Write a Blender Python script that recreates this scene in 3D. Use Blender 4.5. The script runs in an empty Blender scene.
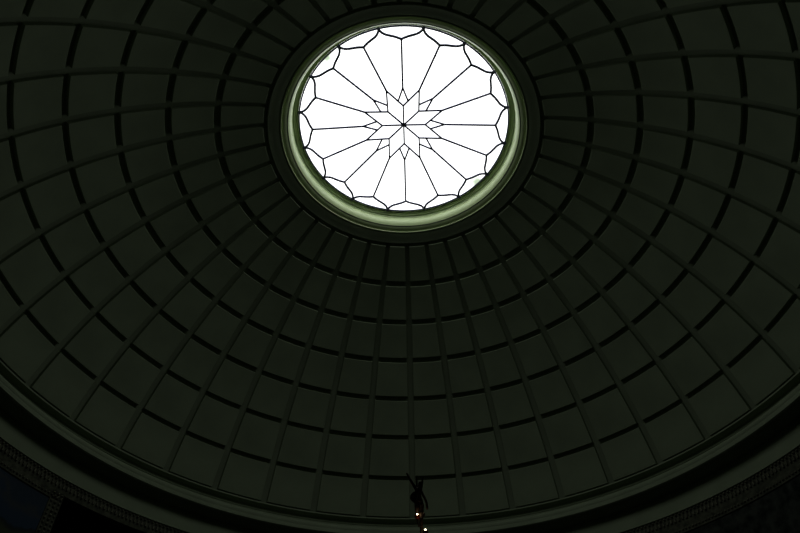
import bpy, bmesh, math, random
from mathutils import Vector, Matrix
PI = math.pi
random.seed(7)
S = bpy.context.scene
COL = S.collection

# ---------------------------------------------------------------- camera, sky, exposure
CAM = Vector((-0.0927, -9.812, 0.0)); PITCH = 0.83778; ROLL = 0.00305; FPX = 682.4
cam_d = bpy.data.cameras.new('camera'); cam_d.sensor_width = 36.0; cam_d.lens = FPX / 800 * 36
cam_d.clip_start = 0.05; cam_d.clip_end = 200
cam = bpy.data.objects.new('camera', cam_d); COL.objects.link(cam)
FW = Vector((0, math.cos(PITCH), math.sin(PITCH))); RT = Vector((1, 0, 0)); UP = RT.cross(FW)
rot = Matrix((RT, UP, -FW)).transposed().to_4x4()
cam.matrix_world = Matrix.Translation(CAM) @ rot @ Matrix.Rotation(-ROLL, 4, 'Z').inverted()
S.camera = cam

w = bpy.data.worlds.new('overcast_sky'); S.world = w; w.use_nodes = True
bg = w.node_tree.nodes['Background']; bg.inputs[0].default_value = (.80, .88, .86, 1); bg.inputs[1].default_value = 3.0
S.view_settings.view_transform = 'Standard'; S.view_settings.look = 'None'
S.view_settings.gamma = 1; S.view_settings.use_curve_mapping = False
S.view_settings.exposure = 0.0
SKYLIGHT = 2.2            # what the frosted skylight passes on of the overcast sky
FLOOR_Z = -1.6

# ---------------------------------------------------------------- materials
def mat(name, col, rough=.8, metal=0, var=.12, scale=3.0, bump=0, col2=None, spec=.3):
    m = bpy.data.materials.new(name); m.use_nodes = True
    nt = m.node_tree; b = nt.nodes['Principled BSDF']
    b.inputs['Roughness'].default_value = rough; b.inputs['Metallic'].default_value = metal
    b.inputs['Specular IOR Level'].default_value = spec
    tc = nt.nodes.new('ShaderNodeTexCoord')
    n = nt.nodes.new('ShaderNodeTexNoise'); n.inputs['Scale'].default_value = scale; n.inputs['Detail'].default_value = 5
    nt.links.new(tc.outputs['Object'], n.inputs['Vector'])
    r = nt.nodes.new('ShaderNodeValToRGB')
    c2 = col2 or tuple(c * (1 - var * 2) for c in col); c1 = col2 and col or tuple(min(1, c * (1 + var)) for c in col)
    r.color_ramp.elements[0].position = .3; r.color_ramp.elements[0].color = (*c2, 1)
    r.color_ramp.elements[1].position = .7; r.color_ramp.elements[1].color = (*c1, 1)
    nt.links.new(n.outputs['Fac'], r.inputs['Fac']); nt.links.new(r.outputs['Color'], b.inputs['Base Color'])
    if bump:
        bp = nt.nodes.new('ShaderNodeBump'); bp.inputs['Strength'].default_value = bump; bp.inputs['Distance'].default_value = .02
        nt.links.new(n.outputs['Fac'], bp.inputs['Height']); nt.links.new(bp.outputs['Normal'], b.inputs['Normal'])
    return m
def emit(name, col, s):
    m = bpy.data.materials.new(name); m.use_nodes = True; nt = m.node_tree; nt.nodes.clear()
    e = nt.nodes.new('ShaderNodeEmission'); e.inputs[0].default_value = (*col, 1); e.inputs[1].default_value = s
    o = nt.nodes.new('ShaderNodeOutputMaterial'); nt.links.new(e.outputs[0], o.inputs[0]); return m

PLASTER = (.225, .278, .174)
M_dome = mat('dome_plaster', tuple(c * .80 for c in PLASTER), .9, var=.05, scale=1.2, spec=.1)
M_panel = mat('panel_plaster', PLASTER, .9, var=.07, scale=.9, spec=.1)
M_cornice = mat('cornice_plaster', PLASTER, .85, var=.05, scale=1.5, spec=.1)
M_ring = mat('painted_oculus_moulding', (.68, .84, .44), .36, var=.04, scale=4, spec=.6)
M_lead = mat('dark_lead', (.10, .10, .20), .6, var=.1, scale=8)  # blue tint put into the lead colour imitates bloom from the bright glass
M_dark = mat('dark_gilded_stucco', (.10, .11, .07), .7, var=.3, scale=8, col2=(.03, .035, .022), spec=.1)
M_bead = mat('dull_gilded_bead', (.115, .12, .075), .6, var=.2, scale=9, spec=.2)
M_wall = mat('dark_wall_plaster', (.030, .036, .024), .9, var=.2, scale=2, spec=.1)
M_floor = mat('dark_polished_stone', (.04, .042, .035), .5, var=.3, scale=1.5)
M_bronze = mat('dark_bronze', (.14, .10, .07), .5, metal=.6, var=.3, scale=30)
M_red = mat('red_lamp_cup', (.55, .06, .02), .4, var=.1, scale=10)
M_bulb = emit('lamp_filament_glow', (1, .80, .50), 9)

def pane_material():
    m = emit('frosted_skylight_glass', (1, 1, 1), SKYLIGHT); nt = m.node_tree
    e = [n for n in nt.nodes if n.type == 'EMISSION'][0]
    # a few dirty blotches lie on the outside of the frosted glass near its rim
    g = nt.nodes.new('ShaderNodeNewGeometry')
    last = None
    for i, (px, py, rad) in enumerate(DIRT):
        d = nt.nodes.new('ShaderNodeVectorMath'); d.operation = 'DISTANCE'
        n = nt.nodes.new('ShaderNodeTexNoise'); n.inputs['Scale'].default_value = 9
        nt.links.new(g.outputs['Position'], n.inputs['Vector'])
        mx = nt.nodes.new('ShaderNodeMixRGB'); mx.inputs['Fac'].default_value = .10
        nt.links.new(g.outputs['Position'], mx.inputs[1]); nt.links.new(n.outputs['Color'], mx.inputs[2])
        nt.links.new(mx.outputs[0], d.inputs[0]); d.inputs[1].default_value = (px * .9 + .05, py * .9 + .05, GZ * .9 + .05)
        r = nt.nodes.new('ShaderNodeMapRange'); r.inputs['From Min'].default_value = rad * .3; r.inputs['From Max'].default_value = rad
        r.inputs['To Min'].default_value = .9; r.inputs['To Max'].default_value = 0
        nt.links.new(d.outputs['Value'], r.inputs['Value'])
        if last is None: last = r.outputs[0]
        else:
            a = nt.nodes.new('ShaderNodeMath'); a.operation = 'MAXIMUM'; nt.links.new(last, a.inputs[0]); nt.links.new(r.outputs[0], a.inputs[1]); last = a.outputs[0]
    c = nt.nodes.new('ShaderNodeMixRGB'); c.inputs[1].default_value = (.97, .99, 1.0, 1); c.inputs[2].default_value = (.20, .27, .16, 1)
    nt.links.new(last, c.inputs['Fac']); nt.links.new(c.outputs[0], e.inputs[0])
    return m

# ---------------------------------------------------------------- helpers
def put(name, bm, m, parent=None, smooth=False, **props):
    me = bpy.data.meshes.new(name); bm.normal_update(); bm.to_mesh(me); bm.free()
    me.materials.append(m)
    if smooth:
        for p in me.polygons: p.use_smooth = True
    o = bpy.data.objects.new(name, me); COL.objects.link(o)
    if parent: o.parent = parent
    for k, v in props.items(): o[k] = v
    return o
def revolve(bm, prof, n=240, closed=True, a0=0, a1=None, crisp=None):
    """prof: list of (r, z), first to last; swept about the z axis"""
    full = a1 is None
    a1 = a0 + 2 * PI if full else a1
    k = n if full else n + 1
    rows = []
    for i in range(k):
        a = a0 + (a1 - a0) * i / n
        rows.append([bm.verts.new((r * math.cos(a), r * math.sin(a), z)) for r, z in prof])
    m = len(prof); pm = m if closed else m - 1
    for i in range(n):
        A = rows[i]; B = rows[(i + 1) % k]
        for j in range(pm):
            bm.faces.new((A[j], A[(j + 1) % m], B[(j + 1) % m], B[j]))
    if not full and closed:
        bm.faces.new(rows[0]); bm.faces.new(list(reversed(rows[-1])))
    bmesh.ops.recalc_face_normals(bm, faces=bm.faces)
def box(bm, c, s, rotm=None):
    M = Matrix.Translation(c) @ (rotm or Matrix()) @ Matrix.Diagonal((*s, 1))
    bmesh.ops.create_cube(bm, size=1, matrix=M)
def lathe(bm, prof, n=32, at=(0, 0, 0)):
    v0 = len(bm.verts)
    rows = []
    for i in range(n):
        a = 2 * PI * i / n
        rows.append([bm.verts.new((at[0] + r * math.cos(a), at[1] + r * math.sin(a), at[2] + z)) for r, z in prof])
    for i in range(n):
        A = rows[i]; B = rows[(i + 1) % n]
        for j in range(len(prof) - 1): bm.faces.new((A[j], B[j], B[j + 1], A[j + 1]))
    bm.faces.new([r[0] for r in reversed(rows)]); bm.faces.new([r[-1] for r in rows])
def bar(bm, p, q, wd, dp):
    """flat bar lying under the glass from p to q"""
    d = (q - p); L = d.length; d.normalize()
    side = d.cross(Vector((0, 0, 1))).normalized() * wd / 2
    dn = Vector((0, 0, -dp))
    v = [bm.verts.new(x) for x in (p - side, p + side, q + side, q - side)]
    u = [bm.verts.new(x.co + dn) for x in v]
    bm.faces.new(v); bm.faces.new(u[::-1])
    for i in range(4): bm.faces.new((v[i], u[i], u[(i + 1) % 4], v[(i + 1) % 4]))
def bead(bm, c, r, sub=1):
    bmesh.ops.create_icosphere(bm, subdivisions=sub, radius=r, matrix=Matrix.Translation(c))

# ---------------------------------------------------------------- dome
CZ, A_, B_ = 7.628, 10.0, 9.0055
T0, DT = .3819, .12767
TR = [T0 + i * DT for i in range(8)]; TR[6] += .005; TR[7] += .006   # the eight parallels between the rows
NM = 40; PH = 3.57965
def dome_pt(t, a, off=0.0):
    """point on the dome's inner face; off > 0 goes inwards"""
    st, ct = math.sin(t), math.cos(t)
    nx, nz = st / A_, ct / B_; L = math.hypot(nx, nz); nx /= L; nz /= L
    r = A_ * st - nx * off; z = CZ + B_ * ct - nz * off
    return Vector((r * math.cos(a), r * math.sin(a), z))
H_GROOVE, H_FACE = -.05, .045
def face_h(t): return .005 + .04 * min(1, max(0, (t - T0) / .5))   # the relief deepens downwards
TB = TR[7]
prof = []
t = .318
while t < TB + .03:
    p = dome_pt(t, 0, H_GROOVE); prof.append((p.x, p.z)); t += .0255
prof.append((9.80, 10.10)); prof.append((10.6, 10.0))
t = TB + .02
while t > .30:
    p = dome_pt(t, 0, -.75); prof.append((p.x, p.z)); t -= .06
prof.append((3.24, 17.1)); prof.append((3.24, 16.55))
bm = bmesh.new(); revolve(bm, prof, 240)
ceiling = put('ceiling', bm, M_dome, None, True, kind='structure')
ceiling.data.set_sharp_from_angle(angle=math.radians(30)) if hasattr(ceiling.data, 'set_sharp_from_angle') else None

GAP_M = .09   # half gap along the meridian, metres
GAP_P = .096  # half gap along the parallel
def panel_bm(row, k=None, bm=None):
    own = bm is None
    bm = bm or bmesh.new()
    arc = 9.6
    t_a = TR[row] + (GAP_M - .003 * row) / arc; t_b = TR[row + 1] - (GAP_M - .003 * (row + 1) - .004 * max(0, row - 2)) / arc
    if row == 0: t_a = T0 + .004
    if row == 6: t_b = TR[7] - .0045
    base = PH + (k or 0) * 2 * PI / NM
    n = 8
    bv = .008
    def ring(inset, off):
        g = []
        for i in range(n + 1):
            t = t_a + inset / arc + (t_b - t_a - 2 * inset / arc) * i / n
            rr = A_ * math.sin(t)
            ga = (min(GAP_P, .038 + .0085 * rr) + inset) / rr
            a0 = base + ga; a1 = base + 2 * PI / NM - ga
            g.append([dome_pt(t, a0 + (a1 - a0) * j / n, off - H_FACE + face_h(t) if off > 0 else off) for j in range(n + 1)])
        return g
    face = ring(bv, H_FACE); mid = ring(0, H_FACE - bv * .8); low = ring(-.004, H_GROOVE - .03)
    def border(g):
        return ([g[0][j] for j in range(n)] + [g[i][n] for i in range(n)] + [g[n][n - j] for j in range(n)] + [g[n - i][0] for i in range(n)])
    F = [[bm.verts.new(p) for p in r] for r in face]
    fs = []
    for i in range(n):
        for j in range(n): fs.append(bm.faces.new((F[i][j], F[i][j + 1], F[i + 1][j + 1], F[i + 1][j])))
    fb = border(F); mb = [bm.verts.new(p) for p in border(mid)]; lb = [bm.verts.new(p) for p in border(low)]
    N = len(fb)
    for q in range(N):
        r = (q + 1) % N
        fs.append(bm.faces.new((fb[q], mb[q], mb[r], fb[r]))); fs.append(bm.faces.new((mb[q], lb[q], lb[r], mb[r])))
    fs.append(bm.faces.new(lb))
    bmesh.ops.recalc_face_normals(bm, faces=fs)
    return bm
def project(P):
    d = P - CAM; z = d.dot(FW)
    if z <= 0: return None
    return (400 + FPX * d.dot(RT) / z, 266.5 - FPX * d.dot(UP) / z)
def shown_area(row, k):
    """area of the panel inside the picture, by sampling"""
    tot = 0
    for i in range(6):
        for j in range(6):
            t = T0 + (row + (i + .5) / 6) * DT; a = PH + (k + (j + .5) / 6) * 2 * PI / NM
            p = project(dome_pt(t, a)); u = project(dome_pt(t + .01, a)); v = project(dome_pt(t, a + .01))
            if p and u and v and 0 <= p[0] < 800 and 0 <= p[1] < 533:
                tot += abs((u[0] - p[0]) * (v[1] - p[1]) - (u[1] - p[1]) * (v[0] - p[0]))
    return tot
cells = sorted(((shown_area(r, k), r, k) for r in range(7) for k in range(NM)), reverse=True)
proto = {}
for _, r, k in cells[:100]:
    if r not in proto:
        o = put('coffer_panel', panel_bm(r, 0), M_panel, ceiling); proto[r] = o; first = True
    else:
        o = proto[r].copy(); COL.objects.link(o); o.parent = ceiling
    o.rotation_euler = (0, 0, k * 2 * PI / NM)
bm = bmesh.new()
for _, r, k in cells[100:]: panel_bm(r, k, bm)
put('coffer_panel', bm, M_panel, ceiling, kind='stuff')

# ---------------------------------------------------------------- oculus window
GZ, GR = 16.68, 2.92
def glass_z(r): return GZ + .17 * (1 - (r / GR) ** 2)
DIRT = [(-2.01, -2.04, .20), (2.19, 1.83, .22)]
win = bpy.data.objects.new('window_1', None); COL.objects.link(win); win.location = (0, 0, 0); win['kind'] = 'structure'
bm = bmesh.new()
rs = [i * GR / 14 for i in range(1, 15)]
cv = bm.verts.new((0, 0, glass_z(0))); rows = []
for r in rs: rows.append([bm.verts.new((r * math.cos(2 * PI * i / 160), r * math.sin(2 * PI * i / 160), glass_z(r))) for i in range(160)])
for i in range(160): bm.faces.new((cv, rows[0][(i + 1) % 160], rows[0][i]))
for a, b in zip(rows, rows[1:]):
    for i in range(160): bm.faces.new((a[i], a[(i + 1) % 160], b[(i + 1) % 160], b[i]))
put('glass_pane', bm, pane_material(), win, True)
# moulding around the glass: fillets, ovolo, thin fillet
pr = [(2.97, 16.76), (2.915, 16.71), (2.915, 16.67), (2.945, 16.668), (2.95, 16.69), (2.965, 16.69), (2.968, 16.635), (3.01, 16.632), (3.012, 16.59), (3.025, 16.585), (3.03, 16.68), (3.06, 16.68), (3.062, 16.57), (3.07, 16.55)]
for i in range(0, 15):
    a = PI * .86 + PI * .64 * i / 14
    pr.append((3.31 + .25 * math.cos(a), 16.43 + .25 * math.sin(a)))
pr += [(3.312, 16.18), (3.315, 16.14), (3.34, 16.135), (3.36, 16.5), (3.36, 16.76)]
bm = bmesh.new(); revolve(bm, pr, 240)
fr = put('frame', bm, M_ring, win, True); fr.data.set_sharp_from_angle(angle=math.radians(28))
# broad flat plaster ring between the moulding and the first panels
bm = bmesh.new(); revolve(bm, [(3.34, 16.19), (3.342, 16.15), (3.38, 16.125), (3.50, 16.085), (3.60, 16.045), (3.655, 16.02), (3.68, 16.03), (3.70, 16.10), (3.34, 16.3)], 240)
rg = put('outer_ring', bm, M_dome, win, True); rg.data.set_sharp_from_angle(angle=math.radians(25))
# leading
PHG = math.radians(-1.7)
def gp(r, deg, dz=-.03):
    a = math.radians(deg) + PHG
    return Vector((r * math.cos(a), r * math.sin(a), glass_z(r) + dz))
def seg(bm, p, q, wd=.032):
    (r1, a1), (r2, a2) = p, q
    bar(bm, gp(r1, a1), gp(r2, a2), wd, .03)
bm = bmesh.new()
WS = .045
for k in range(8):
    a = 45 * k
    seg(bm, (.0, a), (.60, a), WS)
    seg(bm, (.60, a), (1.155, a + 22.5), WS); seg(bm, (.60, a), (1.155, a - 22.5), WS)
    seg(bm, (.757, a + 10.2), (1.14, a), WS); seg(bm, (.757, a - 10.2), (1.14, a), WS)
lathe(bm, [(.03, -.05), (.045, -.045), (.045, -.01), (.03, 0)], 16, (0, 0, glass_z(0)))
put('star_leading', bm, M_lead, win)
bm = bmesh.new()
og = [(2.54, 0), (2.575, 1.6), (2.615, 3.6), (2.655, 6.0), (2.70, 8.3), (2.76, 9.9), (2.83, 10.9), (2.925, 11.25)]
for k in range(16):
    a = 22.5 * k
    seg(bm, (1.14 if k % 2 == 0 else 1.155, a), (2.54, a), .05)
    for s in (1, -1):
        for p, q in zip(og, og[1:]): seg(bm, (p[0], a + s * p[1]), (q[0], a + s * q[1]), .06)
revolve(bm, [(2.87, GZ - .005), (2.87, GZ - .035), (2.912, GZ - .035), (2.912, GZ - .005)], 160)
put('petal_leading', bm, M_lead, win)

# ---------------------------------------------------------------- cornice under the dome
cor = bpy.data.objects.new('trim_1', None); COL.objects.link(cor); cor['kind'] = 'structure'
def ringpart(name, prof, m, ang=28, parent=cor, n=240):
    bm = bmesh.new(); revolve(bm, prof, n); o = put(name, bm, m, parent, True); o.data.set_sharp_from_angle(angle=math.radians(ang)); return o
RW = 9.72
ringpart('crown_lip', [(9.80, 10.16), (9.58, 10.20), (9.55, 10.195), (9.55, 10.155), (9.68, 10.125), (9.70, 10.11), (9.71, 10.02), (9.725, 10.01), (9.725, 9.88), (9.70, 9.84), (9.9, 9.84), (9.95, 10.1)], M_cornice)
pr = [(9.9, 9.845), (9.60, 9.84), (9.53, 9.82)]
for i in range(9):
    a = PI * .62 + PI * .5 * i / 8
    pr.append((9.46 + .13 * math.cos(a) - .0, 9.68 + .13 * math.sin(a)))
pr += [(9.33, 9.60), (9.325, 9.52), (9.36, 9.49), (9.44, 9.48), (RW, 9.40), (9.95, 9.40)]
ringpart('corona', pr, M_cornice)
ringpart('frieze', [(9.95, 9.40), (RW, 9.40), (RW, 8.90), (RW - .02, 8.885), (RW - .02, 8.85), (9.95, 8.85)], M_cornice)
ringpart('bead_band', [(9.95, 8.85), (RW + .02, 8.85), (RW + .03, 8.50), (9.95, 8.50)], M_dark)
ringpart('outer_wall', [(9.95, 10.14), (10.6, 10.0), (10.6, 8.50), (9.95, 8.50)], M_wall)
bm = bmesh.new()
for i in range(560):
    a = 2 * PI * i / 560
    if math.sin(a) < -.35: continue
    bead(bm, (9.725 * math.cos(a), 9.725 * math.sin(a), 8.80), .034)
    box(bm, (9.735 * math.cos(a + .0056), 9.735 * math.sin(a + .0056), 8.68), (.05, .045, .09), Matrix.Rotation(a, 4, 'Z'))
put('bead_row', bm, M_bead, cor, kind='stuff')

# ---------------------------------------------------------------- building below the dome
def mural_material(name, kind):
    m = bpy.data.materials.new(name); m.use_nodes = True; nt = m.node_tree; b = nt.nodes['Principled BSDF']
    b.inputs['Roughness'].default_value = .8; b.inputs['Specular IOR Level'].default_value = .1
    g = nt.nodes.new('ShaderNodeTexCoord'); sp = nt.nodes.new('ShaderNodeSeparateXYZ'); nt.links.new(g.outputs['Object'], sp.inputs[0])
    n = nt.nodes.new('ShaderNodeTexNoise'); n.inputs['Scale'].default_value = .75 if kind == 'sky' else 5; n.inputs['Detail'].default_value = 6
    nt.links.new(g.outputs['Object'], n.inputs[0])
    if kind == 'sky':
        ad = nt.nodes.new('ShaderNodeMath'); ad.operation = 'MULTIPLY_ADD'; ad.inputs[1].default_value = 2.2
        nt.links.new(n.outputs[0], ad.inputs[0]); nt.links.new(sp.outputs['Z'], ad.inputs[2])
        mr = nt.nodes.new('ShaderNodeMapRange'); mr.inputs['From Min'].default_value = 7.4; mr.inputs['From Max'].default_value = 10.4
        nt.links.new(ad.outputs[0], mr.inputs[0])
        r = nt.nodes.new('ShaderNodeValToRGB'); cr = r.color_ramp
        st = [(0, (.045, .055, .03)), (.30, (.055, .07, .035)), (.36, (.02, .028, .03)), (.385, (.025, .048, .075)), (.52, (.03, .05, .075)), (.56, (.05, .058, .06)), (.60, (.03, .048, .065)), (1, (.025, .032, .03))]
        cr.elements[0].position, cr.elements[1].position = 0, 1
        cr.elements[0].color = (*st[0][1], 1); cr.elements[1].color = (*st[-1][1], 1)
        for p, c in st[1:-1]: e = cr.elements.new(p); e.color = (*c, 1)
        nt.links.new(mr.outputs[0], r.inputs[0])
    else:
        r = nt.nodes.new('ShaderNodeValToRGB'); cr = r.color_ramp
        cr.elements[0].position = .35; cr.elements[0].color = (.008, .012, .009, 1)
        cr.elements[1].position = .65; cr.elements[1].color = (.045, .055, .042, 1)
        nt.links.new(n.outputs[0], r.inputs[0])
    nt.links.new(r.outputs[0], b.inputs['Base Color'])
    return m
D = math.radians
WI, WO = 9.76, 10.6
def wall_arc(name, a0, a1):
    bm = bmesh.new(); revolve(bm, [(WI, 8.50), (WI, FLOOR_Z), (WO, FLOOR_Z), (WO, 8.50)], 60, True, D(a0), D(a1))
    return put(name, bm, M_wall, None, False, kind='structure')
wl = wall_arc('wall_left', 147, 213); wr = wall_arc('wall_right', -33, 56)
bm = bmesh.new(); box(bm, (0, -1.5, FLOOR_Z - .1), (24, 42, .2)); put('floor', bm, M_floor, None, False, kind='structure')
def slab(name, c, s, m=M_wall, kind='structure'):
    bm = bmesh.new(); box(bm, c, s); return put(name, bm, m, None, False, kind=kind)
def at_az(r, d): return (r * math.cos(D(d)), r * math.sin(D(d)))
zc = (FLOOR_Z + 8.5) / 2; hz = 8.5 - FLOOR_Z
xl, yl = at_az(WO - .2, 147); xr, yr = at_az(WO - .2, 56)
slab('wall_chancel_left', (xl - .15, (yl + 18) / 2, zc), (.4, 18 - yl, hz))
slab('wall_chancel_right', (xr + .15, (yr + 18) / 2, zc), (.4, 18 - yr, hz))
slab('wall_back', ((xl + xr) / 2, 18.2, zc), (xr - xl + 1, .4, hz))
xn, yn = at_az(WO - .2, 213); xm, ym = at_az(WO - .2, -33)
slab('wall_nave_left', (xn - .15, (yn - 22) / 2, zc), (.4, 22 + yn, hz))
slab('wall_nave_right', (xm + .15, (ym - 22) / 2, zc), (.4, 22 + ym, hz))
slab('wall_front', (0, -22.2, zc), (18.4, .4, hz))
def flat_ceiling(name, a0, a1, x0, x1, y1):
    """slab above an arm of the church, cut to the dome's circle"""
    bm = bmesh.new(); pts = []
    for i in range(49):
        a = D(a0 + (a1 - a0) * i / 48); pts.append((10.0 * math.cos(a), 10.0 * math.sin(a)))
    pts += [(x0, y1), (x1, y1)]
    lo = [bm.verts.new((x, y, 8.5)) for x, y in pts]; hi = [bm.verts.new((x, y, 8.8)) for x, y in pts]
    bm.faces.new(lo); bm.faces.new(hi[::-1]); n = len(pts)
    for i in range(n): bm.faces.new((lo[i], hi[i], hi[(i + 1) % n], lo[(i + 1) % n]))
    bmesh.ops.recalc_face_normals(bm, faces=bm.faces)
    put(name, bm, M_wall, None, False, kind='structure')
flat_ceiling('ceiling_chancel', 150, 52, xr + .3, xl - .3, 18.4)
flat_ceiling('ceiling_nave', 210, 330, xm + .3, xn - .3, -22.4)

def mural(name, a0, a1, m, label):
    root = bpy.data.objects.new(name, None); COL.objects.link(root)
    root['label'] = label; root['category'] = 'mural'
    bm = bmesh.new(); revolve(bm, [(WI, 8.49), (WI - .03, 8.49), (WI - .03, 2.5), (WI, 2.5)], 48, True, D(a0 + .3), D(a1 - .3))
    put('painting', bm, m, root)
    bm = bmesh.new()
    for (b0, b1, z0, z1) in ((a0, a0 + 2.0, 2.4, 8.5), (a1 - 2.0, a1, 2.4, 8.5), (a0, a1, 8.30, 8.5), (a0, a1, 2.2, 2.5)):
        revolve(bm, [(WI, z1), (WI - .055, z1), (WI - .055, z0), (WI, z0)], max(2, int(abs(b1 - b0))), True, D(b0), D(b1))
    put('border', bm, M_dark, root)
    bm = bmesh.new(); z = 8.45
    while z > 6.9:
        for c, e in ((a0, 1), (a1, -1)):
            for q in (.35, 1.0, 1.65):
                a = D(c + e * q); r = WI - .06
                bead(bm, (r * math.cos(a), r * math.sin(a), z), .034 if q != 1.0 else .042)
        z -= .105
    for i in range(int((a1 - a0) / .55)):
        a = D(a0 + .3 + i * .55); bead(bm, ((WI - .06) * math.cos(a), (WI - .06) * math.sin(a), 8.38), .034)
    put('beading', bm, M_bead, root, kind='stuff')
    return root
mural('wall_mural', 147, 213, mural_material('painted_sky', 'sky'), 'curved blue mural of sky and hills with beaded border, left below the cornice')
mural('wall_mural', -33, 56, mural_material('painted_foliage', 'leaf'), 'dark mottled green mural under the right side of the cornice')

# ---------------------------------------------------------------- candelabrum with winged figure
DIST = 4.0
def plane_pt(u, v, dy=0.0):
    """point at DIST in front of the camera along y that the photo shows at pixel u, v"""
    d = FW * FPX + RT * (u - 400) - UP * (v - 266.5)
    return CAM + d * ((DIST + dy) / d.y)
cx = plane_pt(422, 520).x; cy = CAM.y + DIST
top = plane_pt(420, 514).z
cand = bpy.data.objects.new('floor_candelabrum', None); COL.objects.link(cand)
cand.location = (cx, cy, FLOOR_Z); cand['label'] = 'bronze standing lamp post topped by a winged figure and two tiny lit bulbs'
cand['category'] = 'candelabrum'
bpy.context.view_layer.update()
def local(P): return Vector(P) - Vector((cx, cy, FLOOR_Z))
tz = top - FLOOR_Z
bm = bmesh.new(); lathe(bm, [(.24, 0), (.24, .03), (.20, .05), (.14, .08), (.08, .14), (.05, .22), (.045, .30)], 40)
put('base', bm, M_bronze, cand, True)
bm = bmesh.new(); lathe(bm, [(.03, .28), (.022, .35), (.020, 1.2), (.034, 1.24), (.034, 1.28), (.018, 1.32), (.014, 2.6), (.024, 2.63), (.012, 2.67), (.010, tz - .10), (.011, tz - .03), (.022, tz - .01), (.026, tz)], 24)
put('shaft', bm, M_bronze, cand, True)
# figure: one skinned body
J = {}
def j(n, u, v, r, dy=0): J[n] = (local(plane_pt(u, v, dy)), r)
j('pelvis', 419.8, 501, .020); j('waist', 420.2, 495.5, .013); j('chest', 420.2, 491, .016); j('neck', 420.2, 486, .010); j('head', 420.4, 483.5, .012); j('crown', 420.6, 481, .009)
j('sh_l', 417, 489.5, .012); j('el_l', 413.3, 483.5, .0095); j('wr_l', 409.8, 477.8, .008); j('hd_l', 407, 472.6, .006)
j('sh_r', 422.4, 492.5, .010); j('el_r', 426, 499, .009, -.02); j('wr_r', 427.6, 504, .008, -.02); j('hd_r', 427.9, 509.5, .009, -.02)
j('hip_l', 418, 503, .022); j('kn_l', 417.8, 509, .017, -.015); j('an_l', 418.8, 515, .012)
j('hip_r', 421.2, 503, .022); j('kn_r', 422, 509, .017); j('an_r', 421.8, 515.5, .012)
E_ = [('pelvis', 'waist'), ('waist', 'chest'), ('chest', 'neck'), ('neck', 'head'), ('head', 'crown'), ('chest', 'sh_l'), ('sh_l', 'el_l'), ('el_l', 'wr_l'), ('wr_l', 'hd_l'), ('chest', 'sh_r'), ('sh_r', 'el_r'), ('el_r', 'wr_r'), ('wr_r', 'hd_r'), ('pelvis', 'hip_l'), ('hip_l', 'kn_l'), ('kn_l', 'an_l'), ('pelvis', 'hip_r'), ('hip_r', 'kn_r'), ('kn_r', 'an_r')]
names = list(J)
me = bpy.data.meshes.new('figurine'); me.from_pydata([J[n][0] for n in names], [(names.index(a), names.index(b)) for a, b in E_], []); me.materials.append(M_bronze)
fig = bpy.data.objects.new('figurine', me); COL.objects.link(fig); fig.parent = cand
sk = fig.modifiers.new('skin', 'SKIN'); sk.use_smooth_shade = True
for i, n in enumerate(names): me.skin_vertices[0].data[i].radius = (J[n][1], J[n][1])
me.skin_vertices[0].data[0].use_root = True
sb = fig.modifiers.new('sub', 'SUBSURF'); sb.levels = 1; sb.render_levels = 2
def outline_part(name, pts, dy, thick, m, parent):
    bm = bmesh.new(); f = [bm.verts.new(local(plane_pt(u, v, dy))) for u, v in pts]; g = [bm.verts.new(x.co + Vector((0, thick, 0))) for x in f]
    n = len(pts); cfa = sum((x.co for x in f), Vector()) / n - Vector((0, thick * .8, 0)); c = bm.verts.new(cfa)
    for i in range(n): bm.faces.new((f[i], f[(i + 1) % n], c)); bm.faces.new((f[i], g[i], g[(i + 1) % n], f[(i + 1) % n]))
    bm.faces.new(g); bmesh.ops.recalc_face_normals(bm, faces=bm.faces)
    return put(name, bm, m, parent)
outline_part('wing', [(417.2, 493), (416.5, 486), (416.4, 480), (417.0, 476.6), (418.1, 477.5), (418.4, 483), (418.9, 490)], .03, .012, M_bronze, cand)
outline_part('wing', [(420.6, 493), (421.2, 486), (422.0, 480), (422.9, 476.8), (424.2, 478), (423.9, 483), (423.0, 488), (421.8, 493)], .03, .012, M_bronze, cand)
outline_part('drapery', [(416.6, 491), (413.4, 492.2), (411.0, 495.5), (410.9, 498), (412.8, 500.2), (415.4, 502.5), (417.2, 506), (418.5, 508), (418.6, 499), (418, 494)], .012, .014, M_bronze, cand)
outline_part('robe', [(416.4, 499), (416.2, 506), (416.4, 512), (417.2, 515.8), (423.8, 516), (424.6, 510), (424.2, 503), (423.2, 498.5)], .012, .02, M_bronze, cand)
# lamps on short arms
def lamp(u, v, dy):
    P = local(plane_pt(u, v, dy))
    bm = bmesh.new(); q = Vector((0, 0, P.z - .05)); pts = [q, Vector((P.x * .6, P.y * .6, P.z - .06)), Vector((P.x, P.y, P.z - .035)), Vector((P.x, P.y, P.z - .018))]
    for a, b in zip(pts, pts[1:]):
        d = b - a; M = Matrix.Translation((a + b) / 2) @ d.to_track_quat('Z', 'Y').to_matrix().to_4x4()
        bmesh.ops.create_cone(bm, cap_ends=True, segments=8, radius1=.0045, radius2=.0045, depth=d.length + .006, matrix=M)
    put('lamp_arm', bm, M_bronze, cand)
    bm = bmesh.new(); lathe(bm, [(.004, -.020), (.012, -.016), (.017, -.006), (.018, .002), (.013, .000), (.006, -.010)], 16, P)
    cup = put('lamp_cup', bm, M_red, cand, True, label='small red cup')
    bm = bmesh.new(); bmesh.ops.create_uvsphere(bm, u_segments=12, v_segments=8, radius=.0065, matrix=Matrix.Translation(P + Vector((0, -.012, .002))) @ Matrix.Diagonal((1, 1, 1.35, 1)))
    put('bulb', bm, M_bulb, cand, True, label='tiny lit bulb')
lamp(418, 516, -.03); lamp(426.2, 531.5, -.03)
